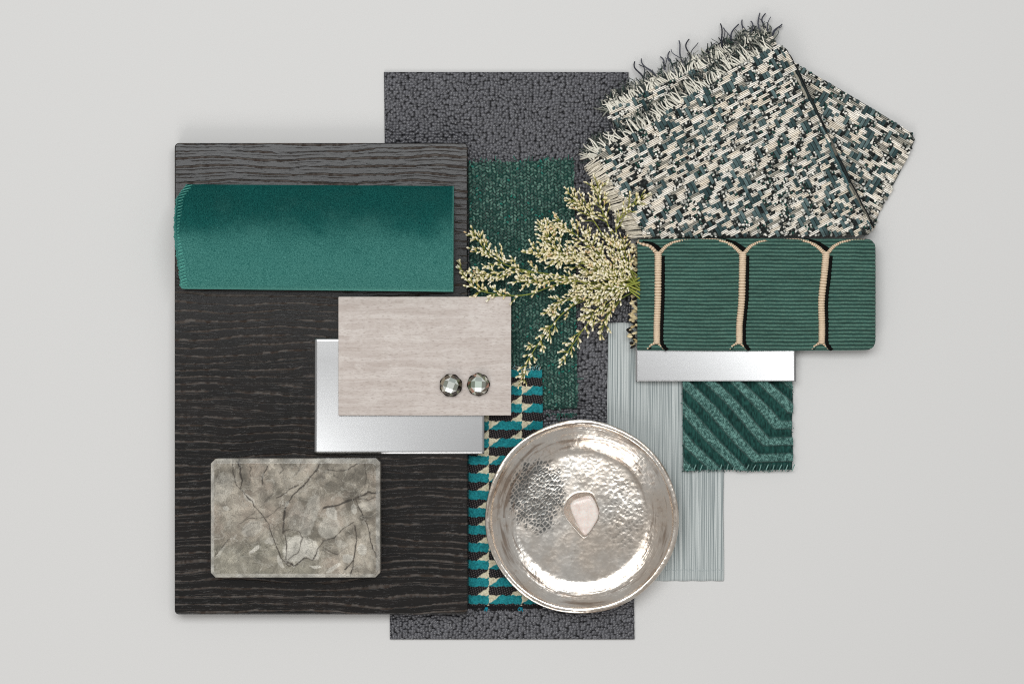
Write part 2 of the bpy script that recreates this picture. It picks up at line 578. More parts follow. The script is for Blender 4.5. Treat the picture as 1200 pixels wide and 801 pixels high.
def m_silver():
    n = NT('hammered_silver')
    p = n.px                      # origin of the dish
    tarn = n.noise(p, 0.018, 4, .62)
    blot = n.noise(n.vadd(p, (33, 12, 0)), 0.07, 5, .68)
    x, y, _z = n.sep(p)
    rad = n.math('SQRT', n.math('ADD', n.math('MULTIPLY', x, x), n.math('MULTIPLY', y, y)))
    rim = n.smap(rad, 70, 84)
    col = n.mix(n.smap(tarn, .35, .65), L4((240, 235, 227)), L4((232, 220, 206)))
    col = n.mix(n.math('MULTIPLY', n.smap(blot, .50, .72, 0, .6), n.smap(rim, 0, 1, .35, 1)), col, L4((176, 156, 138)))
    wv = n.vadd(p, n.vscale(n.comb(n.noise(p, .11, 2), n.noise(n.vadd(p, (7, 3, 1)), .11, 2), 0.0), (6, 6, 0)))
    cells = n.voronoi(wv, 0.20, 'SMOOTH_F1', 1.0, smooth=.35)

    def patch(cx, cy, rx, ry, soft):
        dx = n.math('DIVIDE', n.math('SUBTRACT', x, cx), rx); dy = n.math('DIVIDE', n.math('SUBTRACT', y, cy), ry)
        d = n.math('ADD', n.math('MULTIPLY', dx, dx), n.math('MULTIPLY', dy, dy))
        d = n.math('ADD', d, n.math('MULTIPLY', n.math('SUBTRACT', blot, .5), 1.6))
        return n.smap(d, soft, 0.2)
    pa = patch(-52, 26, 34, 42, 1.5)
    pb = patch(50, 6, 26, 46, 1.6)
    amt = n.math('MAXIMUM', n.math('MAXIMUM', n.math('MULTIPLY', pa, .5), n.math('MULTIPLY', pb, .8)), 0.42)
    # dark overhead reflection painted into the hammer marks of the left patch
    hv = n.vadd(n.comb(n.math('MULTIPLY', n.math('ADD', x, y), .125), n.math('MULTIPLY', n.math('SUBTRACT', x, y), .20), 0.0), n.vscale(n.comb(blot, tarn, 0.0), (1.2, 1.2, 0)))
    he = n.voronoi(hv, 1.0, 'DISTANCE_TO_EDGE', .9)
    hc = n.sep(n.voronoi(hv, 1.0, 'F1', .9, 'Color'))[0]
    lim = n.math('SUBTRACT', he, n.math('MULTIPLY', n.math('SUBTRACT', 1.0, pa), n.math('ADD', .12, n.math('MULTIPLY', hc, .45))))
    dark_refl = n.smap(lim, -.08, .14)
    col = n.mix(n.math('MULTIPLY', dark_refl, n.smap(pa, 0.02, .5, 0, .85)), col, n.mix(hc, L4((84, 89, 91)), L4((134, 136, 134))))
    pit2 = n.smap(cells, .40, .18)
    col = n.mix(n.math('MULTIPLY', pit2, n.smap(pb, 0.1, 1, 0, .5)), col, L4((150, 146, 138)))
    speck = n.smap(n.noise(p, .22, 3, .6), .64, .72, 0, .35)
    col = n.mix(n.math('MULTIPLY', speck, n.smap(rim, 0, 1, .5, 1)), col, L4((132, 120, 106)))
    big = n.noise(p, 0.03, 3, .5)
    ring = n.noise(n.comb(n.math('MULTIPLY', rad, .16), n.math('MULTIPLY', n.math('ARCTAN2', y, x), 1.6), 0.0), 1.0, 3, .55)
    streak = n.math('MULTIPLY', rim, n.smap(ring, .50, .66, 0, .75))
    col = n.mix(streak, col, L4((158, 136, 118)))
    h = n.math('ADD', n.math('MULTIPLY', n.math('MULTIPLY', cells, amt), 0.28), n.math('MULTIPLY', big, .7))
    h = n.math('ADD', h, n.math('MULTIPLY', n.math('MULTIPLY', n.smap(he, 0, .3), pa), -.05))
    h = n.math('ADD', h, n.math('MULTIPLY', n.math('MULTIPLY', ring, rim), .45))
    n.set(Base_Color=col, Metallic=1.0, Roughness=n.smap(blot, .4, .7, .19, .31))
    n.bump(h, 0.85, 0.8)
    return n.m


def m_simple(name, col, rough=.6, metal=0.0, spec=.4, var=.12, vs=.3, bump=0.0, **k):
    n = NT(name)
    nz = n.noise(n.px, vs, 3, .6)
    f = n.smap(nz, .25, .75, 1 - var, 1 + var)
    n.set(Base_Color=n.mix(1.0, L4(col), n.comb(f, f, f), 'MULTIPLY'), Roughness=rough, Metallic=metal, **k)
    n.b.inputs['Specular IOR Level'].default_value = spec
    if bump: n.bump(nz, bump)
    return n.m


# ------------------------------------------------------------------ the setting
g = Geo()
g.add(np.array([(-3, -3, 0), (3, -3, 0), (3, 3, 0), (-3, 3, 0)], float), [(0, 1, 2, 3)])
o = g.build('tabletop', m_tabletop(), smooth=False)
o['kind'] = 'structure'; o['label'] = 'plain matte light grey surface under the samples'

# ------------------------------------------------------------------ pebbled leather sheet
M_leather = m_leather()


def leather_map(U, V):
    t = (V - 85) / 663.0
    wob = 0.6 * np.sin(V * .21) * sstep(280, 290, U - 450 + 0 * V)
    zig = np.where((U > 735) & (V > 690), 2.0 * np.abs(((V / 9.0) % 1) - .5) * 2 - 1, 0)
    return U + 7 * t + zig * (U - 735) / 6 + wob * 0, V


g = sheet(np.linspace(450, 736.5, 140), np.linspace(84.5, 748.5, 330), leather_map,
          lambda U, V: 1.2 + 0.12 * (vnoise(U / 5, V / 5, 4) - .5), lambda U, V: np.array([.1, .1, .1]), 0.02, 1.2)
tag(g.build('leather_sample', M_leather), 'long dark grey pebbled leather sheet lying under the other samples', 'leather swatch')

# ------------------------------------------------------------------ black oak board
OAK_T = 9.3
g = slab(204.5, 167.5, 548, 719.5, 5, 1.28, OAK_T, 0.7)
tag(g.build('oak_board', m_oak(), smooth=True), 'large black stained oak board with horizontal open grain', 'wood sample')

# ------------------------------------------------------------------ emerald boucle strip
t = thing('boucle_swatch', 'dark emerald nubbly boucle fabric strip with frayed ends on leather', 'fabric swatch', 613, 486, 1.25)
M_boucle = m_attr('boucle_yarn', .9, .3, .5, sheen=.3, spec=.15)
g = sheet(np.linspace(551, 675, 40), np.linspace(191, 482, 80), lambda U, V: (U + (V - 188) / 300 * 5 - 3.0, V - (U - 551) * .03),
          lambda U, V: 2.1 + .2 * vnoise(U / 7, V / 7, 3), lambda U, V: lin((22, 58, 51)), 1.24, 3)
g.build('backing', M_boucle, t)
g = Geo()
for i in range(31):
    for j in range(84):
        u = 553.5 + i * 4.02 + random.gauss(0, .5); v = 189.5 + j * 3.5 + (i % 2) * 1.75 + random.gauss(0, .5)
        X = u + (v - 188) / 300 * 5 - 3.0; Y = v - (u - 551) * .03
        if (X > 672 and random.random() < .25) or (j in (0, 83) and random.random() < .3): continue
        a = (42 if i % 2 else -42) + random.gauss(0, 17)
        ca, sa = math.cos(math.radians(90 + a)), math.sin(math.radians(90 + a))
        ln = random.uniform(2.0, 2.8) * S; wd = random.uniform(1.1, 1.6) * S
        z = 2.5 + random.gauss(0, .3)
        k = random.random()
        c = mixc(lin((26, 68, 60)), lin((92, 130, 116)), k ** 1.4)
        if random.random() < .05: c = lin((24, 108, 94))
        g.nub(wp(X, Y, z), np.array([ca, sa, random.gauss(0, .3)]) * ln, np.array([-sa, ca, 0]) * wd, np.array([0, 0, 1]) * wd * .95, c, 6, 4)
o = g.build('yarn_loops', M_boucle, t, stuff=True)
g = Geo()
for k in range(70):      # frayed wisps round the outline
    e = random.choice('tbbr')
    if e == 't': x, y, dx, dy = random.uniform(552, 670), 188, 0, -1
    elif e == 'b': x, y, dx, dy = random.uniform(640, 676), 484, 0, 1
    else: x, y, dx, dy = 673 + random.uniform(0, 2), random.uniform(190, 480), 1, 0
    l = random.uniform(2, 5)
    ox, oy = random.gauss(0, 2), random.gauss(0, 2)
    p = smooth_path([(x, y), (x + dx * l * .6 + ox * .6, y + dy * l * .6 + oy * .4), (x + dx * l + ox, y + dy * l + oy)], 6)
    g.tube(wp(p[:, 0], p[:, 1], np.linspace(2.5, 1.7, 6)), .55 * S, lin((30, 92, 80)) * random.uniform(.6, 1.4), 4)
g.build('frayed_wisps', M_boucle, t, stuff=True)

# ------------------------------------------------------------------ geometric teal / black / cream weave
PER = 20.4


def geo_color(U, V):
    x = U + .35 * np.sin(V * .9); y = V + .35 * np.sin(U * 1.1)
    cu = ((x - 572.8) / 38.3) % 1.0 * 38.3
    r = ((y - 493.0) / PER) % 1.0 * PER
    hb = PER / 2
    inteal = r < hb
    tri1 = inteal & (cu / 13.0 + r / hb < 1.0)
    rb = r - hb
    tri2 = (~inteal) & (((38.3 - cu) / 13.5) + ((hb - rb) / hb) < 1.0)
    teal = mixc(lin((6, 92, 100)), lin((34, 140, 146)), vnoise(U / 1.3, V / 1.3, 21))
    dots = sstep(.62, .85, np.sin((U + V * .5) * 1.75) * np.sin((V - U * .35) * 1.45) * .5 + .5)
    black = mixc(lin((16, 14, 16)), lin((96, 88, 88)), dots * .8)
    cream = mixc(lin((176, 168, 142)), lin((214, 206, 180)), vnoise(U / 1.5, V / 1.5, 5))
    c = np.where(inteal[..., None], teal, black)
    c = np.where((tri1 | tri2)[..., None], cream, c)
    c = np.where((V > 709.5)[..., None], lin((20, 18, 20)), c)
    return c


t = thing('geometric_swatch', 'narrow woven strip of teal black and cream angled blocks', 'fabric swatch', 592, 710, 1.3)
geo_z = lambda U, V: 1.75 + 2.6 * (1 - sstep(488, 512, V)) + .12 * np.sin(U * 2.4) * np.sin(V * 2.4)
g = sheet(np.arange(549, 635.4, .62), np.arange(433, 713, .62), lambda U, V: (U + .8 * sstep(433, 470, V) * (U - 549) / 86, V + .5 * np.sin(U * .5)),
          geo_z, geo_color, lambda U, V: 1.3 + 2.3 * (1 - sstep(488, 512, V)), 2)
g.build('weave', m_attr('geometric_yarn', .8, .18, .7, .12, 1.2, spec=.2), t)
g = Geo()
for k in range(34):
    x = random.uniform(600, 634); l = random.uniform(2, 7)
    p = smooth_path([(x, 434), (x + random.gauss(0, 1.6), 434 - l * .6), (x + random.gauss(0, 3), 434 - l)], 6)
    g.tube(wp(p[:, 0], p[:, 1], np.linspace(4.3, 4.8, 6)), .5 * S, random.choice([lin((120, 170, 175)), lin((30, 60, 66)), lin((150, 150, 140))]), 4)
for k in range(46):
    x = random.uniform(550, 612); l = random.uniform(2, 5)
    p = smooth_path([(x, 711), (x + random.gauss(0, 1), 711 + l * .6), (x + random.gauss(0, 2), 711 + l)], 6)
    c = lin((24, 22, 24)) if abs(x - 571) > 3 and abs(x - 610) > 3 else lin((10, 130, 150))
    g.tube(wp(p[:, 0], p[:, 1], np.linspace(1.9, 1.6, 6)), .7 * S, c, 4)
g.build('frayed_ends', m_attr('geometric_fray', .9, .2), t, stuff=True)

# ------------------------------------------------------------------ grey vertical weave
t = thing('striped_linen_swatch', 'pale blue grey fabric with fine vertical slub lines and a stitched hem', 'fabric swatch', 780, 680, .1)
lin_z = lambda U, V: .85 + 1.2 * (1 - sstep(742, 766, U)) + .05 * vnoise(U / 9, V / 30, 8)
g = sheet(np.linspace(712, 848, 110), np.linspace(378, 680, 90), lambda U, V: (U + .4 * np.sin(V * .05), V + .3 * np.sin(U * .3)), lin_z,
          lambda U, V: np.array([.4, .4, .4]), lambda U, V: .05 + 1.2 * (1 - sstep(742, 766, U)), 1)
g.build('cloth', m_linen(), t)
g = Geo()
for k in range(30):
    x = 770 + k * 2.6; y = 668 + random.gauss(0, .4) - (k % 3 == 0) * 1.3
    p = np.array([(x - .9, y), (x + .1, y - .3), (x + 1.1, y + .2)])
    g.tube(wp(p[:, 0], p[:, 1], .95 + 0 * p[:, 0]), .42 * S, lin((188, 196, 196)), 4)
g.build('hem_stitching', m_attr('hem_thread', .8, .1), t, stuff=True)

# ------------------------------------------------------------------ teal chevron ribbed fabric
def rib_phi(U, V):
    cx = (U - 790) * 5; cy = (V - 400) * 5
    pd = (cx - .96 * cy - 140) / 155 + .05 * np.sin(cy * .013)
    ph = (490 - cy) / 95
    return np.minimum(pd, ph)


def rib_h(U, V):
    f = rib_phi(U, V)
    d = np.abs(f - np.round(f))
    return 1 - sstep(.18, .31, d)


def rib_color(U, V):
    h = rib_h(U, V)
    sp = vnoise(U / 1.5, V / 1.5, 61)
    cell = np.sin(U * 2.3 + V * .6) * np.sin(V * 2.1 - U * .5) * .5 + .5
    top = mixc(lin((10, 52, 48)), lin((116, 160, 151)), np.clip((sp * .75 + cell * .4) ** 1.8, 0, 1))
    hatch = vnoise(U / 1.1, V / 4.0, 77)
    low = mixc(lin((4, 36, 33)), lin((36, 84, 77)), hatch)
    return mixc(low, top, h)


t = thing('chevron_swatch', 'deep teal fabric with raised diagonal ribs turning level at the edge', 'fabric swatch', 864, 551, 1.0)
rib_z = lambda U, V: 2.0 + 2.3 * rib_h(U, V) + .6 * vnoise(U / 1.3, V / 1.3, 62) - .8 * (1 - sstep(0, 5, 929 - U)) * (1 - .4 * rib_h(U, V))
g = sheet(np.arange(799.5, 929.4, .65), np.arange(425, 550.5, .65),
          lambda U, V: (U + .7 * np.sin(V * .11) * (U > 900) + .012 * (V - 425) * 1.0 * (U < 802), V + .5 * np.sin(U * .08)), rib_z, rib_color, lambda U, V: .87 + .0 * U, 3)
M_chev = m_attr('chevron_yarn', .85, .2, .6, .1, 1.0, sheen=.15, spec=.2)
g.build('cloth', M_chev, t)
g = Geo()
for k in range(34):
    x = 801 + k * 3.85; s = random.uniform(.7, 1.3)
    p = np.array([(x, 551.5), (x + 1.2, 548.5), (x + 3.0 * s, 543.0 + random.uniform(0, 1.5))])
    p = smooth_path(p, 6)
    c = lin((120, 160, 152)) if k % 2 else lin((30, 70, 66))
    g.tube(wp(p[:, 0], p[:, 1], np.array([2.2, 3.6, 4.2, 4.4, 4.4, 4.0])), .62 * S, c * random.uniform(.7, 1.2), 4)
for k in range(60):
    x = random.uniform(799, 930)
    y = 551 if random.random() < .7 else random.uniform(450, 550)
    if y < 551: x = random.choice([799.5, 929.5])
    dx = random.gauss(0, 1.4); dy = random.uniform(.5, 2.2) if y == 551 else random.gauss(0, 1)
    p = smooth_path([(x, y), (x + dx * .6, y + dy * .4), (x + dx, y + dy)], 5)
    g.tube(wp(p[:, 0], p[:, 1], np.linspace(2.6, 1.8, 5)), .38 * S, lin((40, 96, 88)) * random.uniform(.5, 1.5), 4)
g.build('overlock_stitching', M_chev, t, stuff=True)

# ------------------------------------------------------------------ small steel strip
M_steel = m_metal('brushed_steel', .27)


def metal_sheet(x0, y0, x1, y1, z0, th, bow):
    u = np.linspace(x0, x1, 60); v = np.linspace(y0, y1, 40)
    return sheet(u, v, ident, lambda U, V: z0 + th + bow((U - x0) / (x1 - x0), (V - y0) / (y1 - y0)), lambda U, V: np.array([.5, .5, .5]),
                 lambda U, V: z0 + bow((U - x0) / (x1 - x0), (V - y0) / (y1 - y0)), z0 + th)


g = metal_sheet(745, 396, 932.5, 446.5, 4.9, .8, lambda a, b: 1.7 * a ** 1.2 * b)
tag(g.build('steel_strip', M_steel), 'narrow satin silver metal strip below the beige corded green fabric', 'metal sample')

# ------------------------------------------------------------------ big steel plate
g = metal_sheet(369, 396, 567.5, 531.5, OAK_T + .05, 1.0, lambda a, b: 2.3 * np.clip((b - .2) / .8, 0, 1) ** 2 * (1 - a))
tag(g.build('steel_plate', M_steel), 'flat satin silver metal plate under the pale wood veneer', 'metal sample')

# ------------------------------------------------------------------ pale veneer sample
VEN_T = 13.6
g = slab(396.5, 347.5, 599, 486.5, 1.0, OAK_T + 2.0, VEN_T, 0.35)
t = thing('veneer_sample', 'pale washed wood veneer sample holding two crystal buttons', 'wood sample', 498, 486, OAK_T + 1.2)
g.build('board', m_veneer(), t)

# ------------------------------------------------------------------ crystal buttons
def m_crystal():
    n = NT('smoky_mirrored_crystal')
    n.set(Base_Color=n.attr(), Metallic=0.5, Roughness=0.06, Coat_Weight=1.0, Coat_Roughness=0.02)
    return n.m


M_crystal = m_crystal()
M_setting = m_simple('dark_foil_setting', (58, 50, 44), .35, .8, var=.2)


def crystal(px, py, rot, label, tint):
    t = thing('crystal_button', label, 'button', px, py, VEN_T, None)
    z0 = VEN_T + .03
    R = 13.2
    g = Geo()
    loops = []
    for z, k in ((0, .80), (.8, 1.0), (2.0, 1.0)):
        a = np.arange(48) * 2 * math.pi / 48
        r = R * k * (1 + .035 * np.cos(8 * (a + rot)))
        loops.append(wp(px + r * np.cos(a), py + r * np.sin(a), z0 + z, z0 + 3))
    g.rings(loops)
    g.build('setting', M_setting, t)
    # cut stone: table square, crown ring of 8, girdle ring of 16, flat facets
    def ring(n, r, z, off):
        a = np.arange(n) * 2 * math.pi / n + rot + off
        return wp(px + r * np.cos(a), py + r * np.sin(a), z0 + z, z0 + 3)
    tb = ring(4, 5.6, 6.0, math.pi / 4); cr = ring(8, 9.2, 4.9, math.pi / 8); gd = ring(16, 12.7, 2.0, math.pi / 16)
    faces = [list(tb)]
    for q in range(4):
        # crown: square side facet between table corners q,q+1 and crown verts
        a0, a1 = tb[q], tb[(q + 1) % 4]
        c0, c1 = cr[(2 * q + 1) % 8], cr[(2 * q + 2) % 8]
        faces.append([a0, c0, c1, a1])
        cprev = cr[(2 * q) % 8]
        faces.append([a0, cprev, c0])
    for q in range(8):
        g0, g1, g2 = gd[(2 * q) % 16], gd[(2 * q + 1) % 16], gd[(2 * q + 2) % 16]
        faces.append([cr[q], g0, g1]); faces.append([cr[q], g1, cr[(q + 1) % 8]]); faces.append([cr[(q + 1) % 8], g1, g2])
    g = Geo()
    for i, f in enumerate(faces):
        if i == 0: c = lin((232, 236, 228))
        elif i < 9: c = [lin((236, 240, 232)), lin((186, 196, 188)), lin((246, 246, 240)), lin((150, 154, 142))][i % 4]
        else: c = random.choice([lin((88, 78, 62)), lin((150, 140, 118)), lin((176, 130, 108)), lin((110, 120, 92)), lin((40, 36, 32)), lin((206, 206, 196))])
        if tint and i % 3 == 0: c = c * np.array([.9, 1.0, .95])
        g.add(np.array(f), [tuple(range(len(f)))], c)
    g.add(gd, [tuple(range(16))[::-1]], lin((40, 36, 32)))
    o = g.build('faceted_stone', M_crystal, t, smooth=False)
    return t


crystal(528.3, 451.2, .35, 'smoky faceted crystal button on veneer, farther from the veneer edge', 0)
crystal(560.6, 450.2, .05, 'smoky faceted crystal button on veneer, closer to the green fabrics', 1)

# ------------------------------------------------------------------ marble tile
MZ0, MZ1 = OAK_T + .05, OAK_T + 19.0


def mp(cx, cy):
    return 235 + cx / 5.0, 525 + cy / 5.0


VEINS = [  # (points in a 5x crop, width px, strength)
    ([(700, 95), (660, 150), (600, 215), (535, 280), (500, 340), (490, 420), (482, 500)], 1.1, 1.0),
    ([(570, 210), (520, 240), (480, 275), (440, 290)], .8, .7),
    ([(1050, 262), (985, 262), (900, 300), (800, 335), (715, 352)], 1.2, 1.0),
    ([(1040, 290), (960, 300), (890, 300)], .6, .6),
    ([(390, 105), (372, 150), (360, 205)], .9, .9),
    ([(225, 75), (235, 130), (242, 190), (235, 240)], 1.0, .8),
    ([(185, 75), (190, 150), (210, 210), (232, 240)], .7, .7),
    ([(290, 110), (292, 160), (280, 210)], .7, .6),
    ([(235, 245), (300, 310), (350, 380), (400, 450), (430, 530), (470, 640), (520, 690), (530, 690)], .7, .75),
    ([(230, 435), (290, 410), (370, 408), (440, 370), (500, 320)], .6, .55),
    ([(490, 490), (505, 570), (500, 660), (550, 690), (610, 640), (660, 655), (690, 580), (715, 540)], .75, .85),
    ([(482, 490), (520, 470), (580, 480), (600, 520), (570, 610), (510, 650)], .6, .7),
    ([(715, 540), (780, 530), (850, 460), (900, 440)], .65, .7),
    ([(905, 300), (940, 370), (980, 470), (1010, 570), (1025, 640)], .6, .75),
    ([(905, 460), (915, 530), (900, 610), (895, 680), (880, 750)], .75, .8),
    ([(895, 660), (850, 705)], .9, .8),
    ([(930, 85), (870, 120), (800, 130), (740, 125)], .8, .7),
    ([(585, 75), (570, 140), (550, 165)], .6, .6),
    ([(470, 90), (480, 125), (460, 150)], .5, .5),
    ([(960, 85), (975, 160), (965, 230), (900, 300)], .5, .55),
    ([(80, 630), (140, 560), (170, 520)], .6, .6),
    ([(340, 440), (300, 440), (250, 470)], .5, .4),
    ([(680, 600), (740, 590), (800, 620), (850, 590)], .6, .55),
    ([(440, 200), (420, 270), (370, 330), (260, 420)], .5, .35),
]
CLASTS = [  # x, y, rx, ry, angle, tone
    (560, 590, 75, 85, 20, 1), (650, 590, 45, 70, -20, .8), (755, 470, 60, 70, 30, .5), (770, 380, 30, 45, -35, .9), (320, 590, 40, 13, -45, 1),
    (865, 645, 32, 24, 10, 1), (945, 590, 28, 34, 0, .8), (780, 700, 50, 14, -35, .8), (280, 290, 45, 14, 40, .8), (150, 355, 24, 12, 0, .8),
    (672, 692, 34, 6, 0, .9), (900, 360, 18, 30, 0, .7), (410, 545, 26, 24, 0, .6), (300, 470, 70, 40, -20, .45), (120, 600, 50, 12, -55, .5), (465, 660, 14, 44, -25, .7),
    (640, 400, 40, 150, 20, .45), (980, 340, 60, 30, -10, .4), (130, 230, 60, 90, 20, .35), (830, 560, 40, 20, 20, .4), (200, 520, 22, 6, -50, .6), (560, 400, 50, 90, 10, .25)]


def marble_color(U, V):
    cx = (U - 235) * 5; cy = (V - 525) * 5
    wx = (fbm(U / 9, V / 9, 101) - .5) * 26; wy = (fbm(U / 9, V / 9, 202) - .5) * 26
    f = fbm(U / 16, V / 16, 33, 5); f2 = fbm(U / 4, V / 4, 37, 3)
    c = mixc(lin((112, 106, 95)), lin((166, 158, 144)), sstep(.3, .7, f))
    c = mixc(c, lin((158, 144, 130)), .5 * sstep(.5, .72, fbm(U / 30, V / 30, 90)))
    low = sstep(430, 620, cy) * sstep(700, 420, np.abs(cx - 250) * 1.3)
    c = mixc(c, lin((132, 130, 116)), .55 * low)
    for (x, y, rx, ry, an, tn) in CLASTS:
        a = math.radians(an); ca, sa = math.cos(a), math.sin(a)
        dx = cx + wx - x; dy = cy + wy - y
        e = ((dx * ca + dy * sa) / rx) ** 2 + ((-dx * sa + dy * ca) / ry) ** 2
        m = 1 - sstep(.75, 1.15, e + (f2 - .5) * .5)
        c = mixc(c, lin((204, 200, 189)), m * tn * .72)
    x = cx + wx * .8; y = cy + wy * .8
    for pts, w, st in VEINS:
        d = np.full(U.shape, 1e9)
        for (x0, y0), (x1, y1) in zip(pts[:-1], pts[1:]):
            ex, ey = x1 - x0, y1 - y0
            tt = np.clip(((x - x0) * ex + (y - y0) * ey) / (ex * ex + ey * ey), 0, 1)
            d = np.minimum(d, np.hypot(x - x0 - tt * ex, y - y0 - tt * ey))
        ww = w * 5 * (.35 + 1.1 * vnoise(U / 5, V / 5, 55))
        st = min(1.0, st * 1.25); ww = ww * 1.25
        m = (1 - sstep(ww * .35, ww * 1.15, d)) * st
        halo = (1 - sstep(0, ww * 5, d)) * .22 * st
        c = mixc(c, lin((104, 96, 84)), halo)
        c = mixc(c, lin((56, 50, 44)), m * .92)
    edge = 1 - sstep(3.6, 5.2, marble_edge(U, V))
    c = mixc(c, lin((214, 212, 204)), edge * (.12 + .5 * vnoise(U / 7, V / 7, 88)))  # paler chamfer tone painted in for the gloss of polished edges
    return c


def marble_outline(inset, n=0):
    x0, y0, x1, y1 = 247 + inset, 537 + inset, 446 - inset, 677 - inset
    c = 8 - inset * .5
    return x0, y0, x1, y1, c


t = thing('marble_tile', 'grey veined marble block with chamfered edges lying on black oak', 'stone sample', 347, 677, MZ0)
M_marble = m_marble()
# grid top with the corners cut off, edges chamfered through the height function
X0, Y0, X1, Y1 = 246.5, 537.5, 445.0, 676.5
CUT = 5.5


def marble_map(U, V):
    a = np.clip((U - X0) / (X1 - X0), 0, 1); b = np.clip((V - Y0) / (Y1 - Y0), 0, 1)
    px, py = U.copy(), V.copy()
    # pull the corners in
    for sx, sy in ((0, 0), (1, 0), (0, 1), (1, 1)):
        dx = np.where(sx == 0, U - X0, X1 - U); dy = np.where(sy == 0, V - Y0, Y1 - V)
        s = dx + dy
        k = np.clip((CUT - s) / 2, 0, None)
        px = px + np.where(sx == 0, k, -k); py = py + np.where(sy == 0, k, -k)
    return px, py


def marble_edge(U, V):
    px, py = marble_map(U, V)
    d = np.minimum(np.minimum(px - X0, X1 - px), np.minimum(py - Y0, Y1 - py))
    for sx, sy in ((X0, Y0), (X1, Y0), (X0, Y1), (X1, Y1)):
        d = np.minimum(d, (np.abs(px - sx) + np.abs(py - sy) - CUT) * .7071)
    return np.clip(d, 0, None)


g = sheet(np.concatenate([np.linspace(X0, X0 + 6, 14)[:-1], np.arange(X0 + 6, X1 - 6, .6), np.linspace(X1 - 6, X1, 14)]),
          np.concatenate([np.linspace(Y0, Y0 + 6, 14)[:-1], np.arange(Y0 + 6, Y1 - 6, .6), np.linspace(Y1 - 6, Y1, 14)]), marble_map,
          lambda U, V: MZ1 - 2.2 * np.clip(1 - marble_edge(U, V) / 4.6, 0, 1), marble_color, MZ0, MZ1)
g.build('block', M_marble, t)

# ------------------------------------------------------------------ teal velvet, folded
t = thing('velvet_swatch', 'folded teal velvet with stitched short side lying on black oak', 'fabric swatch', 368, 340, OAK_T)
VT = np.concatenate([np.linspace(0, .06, 8)[:-1], np.linspace(.06, .92, 70), np.linspace(.92, 1, 16)[1:]])


def vel_prof(s):
    z = OAK_T + .6 + 1.2 * sstep(0, .03, s) + 17.0 * np.sin(np.clip(s / .55, 0, 1) * math.pi / 2)
    z = z - 7.5 * np.clip((s - .55) / .45, 0, 1) ** 2
    z = z - 3.0 * (1 - np.sqrt(np.clip(1 - np.clip((s - .965) / .035, 0, 1) ** 2, 0, 1)))
    return z


def vel_map(U, V):
    left = 215 - 8.5 * sstep(0, .16, V) + 6.0 * sstep(.35, 1.0, V)
    right = 531.5 - .5 * V
    a = (U - 0)
    x = left + (right - left) * a
    top = 214.8 + 2.0 * a
    bot = 338.0 + 3.5 * a
    return x + .5 * np.sin(V * 70) * (a < .004), top + (bot - top) * V


g = sheet(np.linspace(0, 1, 110), VT, vel_map, lambda U, V: vel_prof(V) + .7 * np.sin(U * 5.3 + 1) * np.sin(V * math.pi) + .5 * (fbm(U * 6, V * 3, 15) - .5) * np.sin(V * math.pi),
          lambda U, V: lin((30, 105, 96)), lambda U, V: OAK_T + .05 + 0 * U, 18)
g.build('cloth', m_velvet(), t)
g = Geo()
for k in range(33):
    s = .02 + .96 * k / 32
    U = np.array([0.0, .012, .026]); V = np.full(3, s) + np.array([.015, 0, -.012])
    V = np.clip(V, 0.005, .97)
    x, y = vel_map(U, V)
    p = smooth_path(np.stack([x + np.array([-.8, 0, 0]), y, vel_prof(V) + np.array([-.6, .5, .3])], 1), 7)
    g.tube(wp(p[:, 0], p[:, 1], p[:, 2], 18), .55 * S, lin((88, 162, 148)) * random.uniform(.7, 1.2), 5)
g.build('edge_stitching', m_attr('velvet_thread', .85, .2), t, stuff=True)

# ------------------------------------------------------------------ hammered silver dish
DX, DY, DZ = 681.5, 605.5, 2.7
RIM = DZ + 10.5
t = thing('silver_dish', 'round hammered silver dish holding a pink stone', 'dish', DX, DY, DZ)
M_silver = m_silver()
prof = []      # (radius px, height mm above DZ)
for r in np.linspace(0, 76, 22):
    prof.append((r, 1.8 + .9 * (1 - (r / 76) ** 2)))
for k in range(1, 14):
    a = k / 13
    prof.append((76 + 31 * a, 1.8 + 8.0 * a ** 1.55))
for k in range(1, 8):
    a = k / 7 * math.pi
    prof.append((107 + 3.3 * (1 - math.cos(a)), 9.8 + .7 * math.sin(a)))
for r, z in ((110, 8.0), (100, 5.2), (88, 2.2), (76, .3), (60, 0.02), (30, 0.02), (2, .02)):
    prof.append((r, z))
seg = 160
ang = np.arange(seg) * 2 * math.pi / seg
loops = []
for r, z in prof:
    w = 1 + .006 * np.sin(3 * ang + 1) * (r / 114) + .003 * np.sin(7 * ang) * (r / 114)
    rr = max(r, .3) * w
    zz = DZ + z + .45 * np.sin(2 * ang + .6) * (r / 114) ** 3 + .12 * np.sin(9 * ang) * sstep(76, 90, r) * (r < 112)
    if z > .5: zz = zz - .026 * (-rr * np.sin(ang) * S * 1000) * (1 - sstep(70, 100, r))
    loops.append(wp(DX + rr * np.cos(ang), DY + rr * np.sin(ang), zz, RIM)[::-1])
g = Geo(); g.rings(loops[::-1], None)
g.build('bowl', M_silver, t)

# stone pull in its bezel
KZ = DZ + 2.7
t = thing('stone_knob', 'small pale pink polished stone in a silver bezel inside the dish', 'stone knob', 682, 604, KZ)


def chaikin(p, it):
    p = np.asarray(p, float)
    for _ in range(it):
        q = np.roll(p, -1, 0)
        p = np.stack([.8 * p + .2 * q, .2 * p + .8 * q], 1).reshape(-1, 2)
    return p


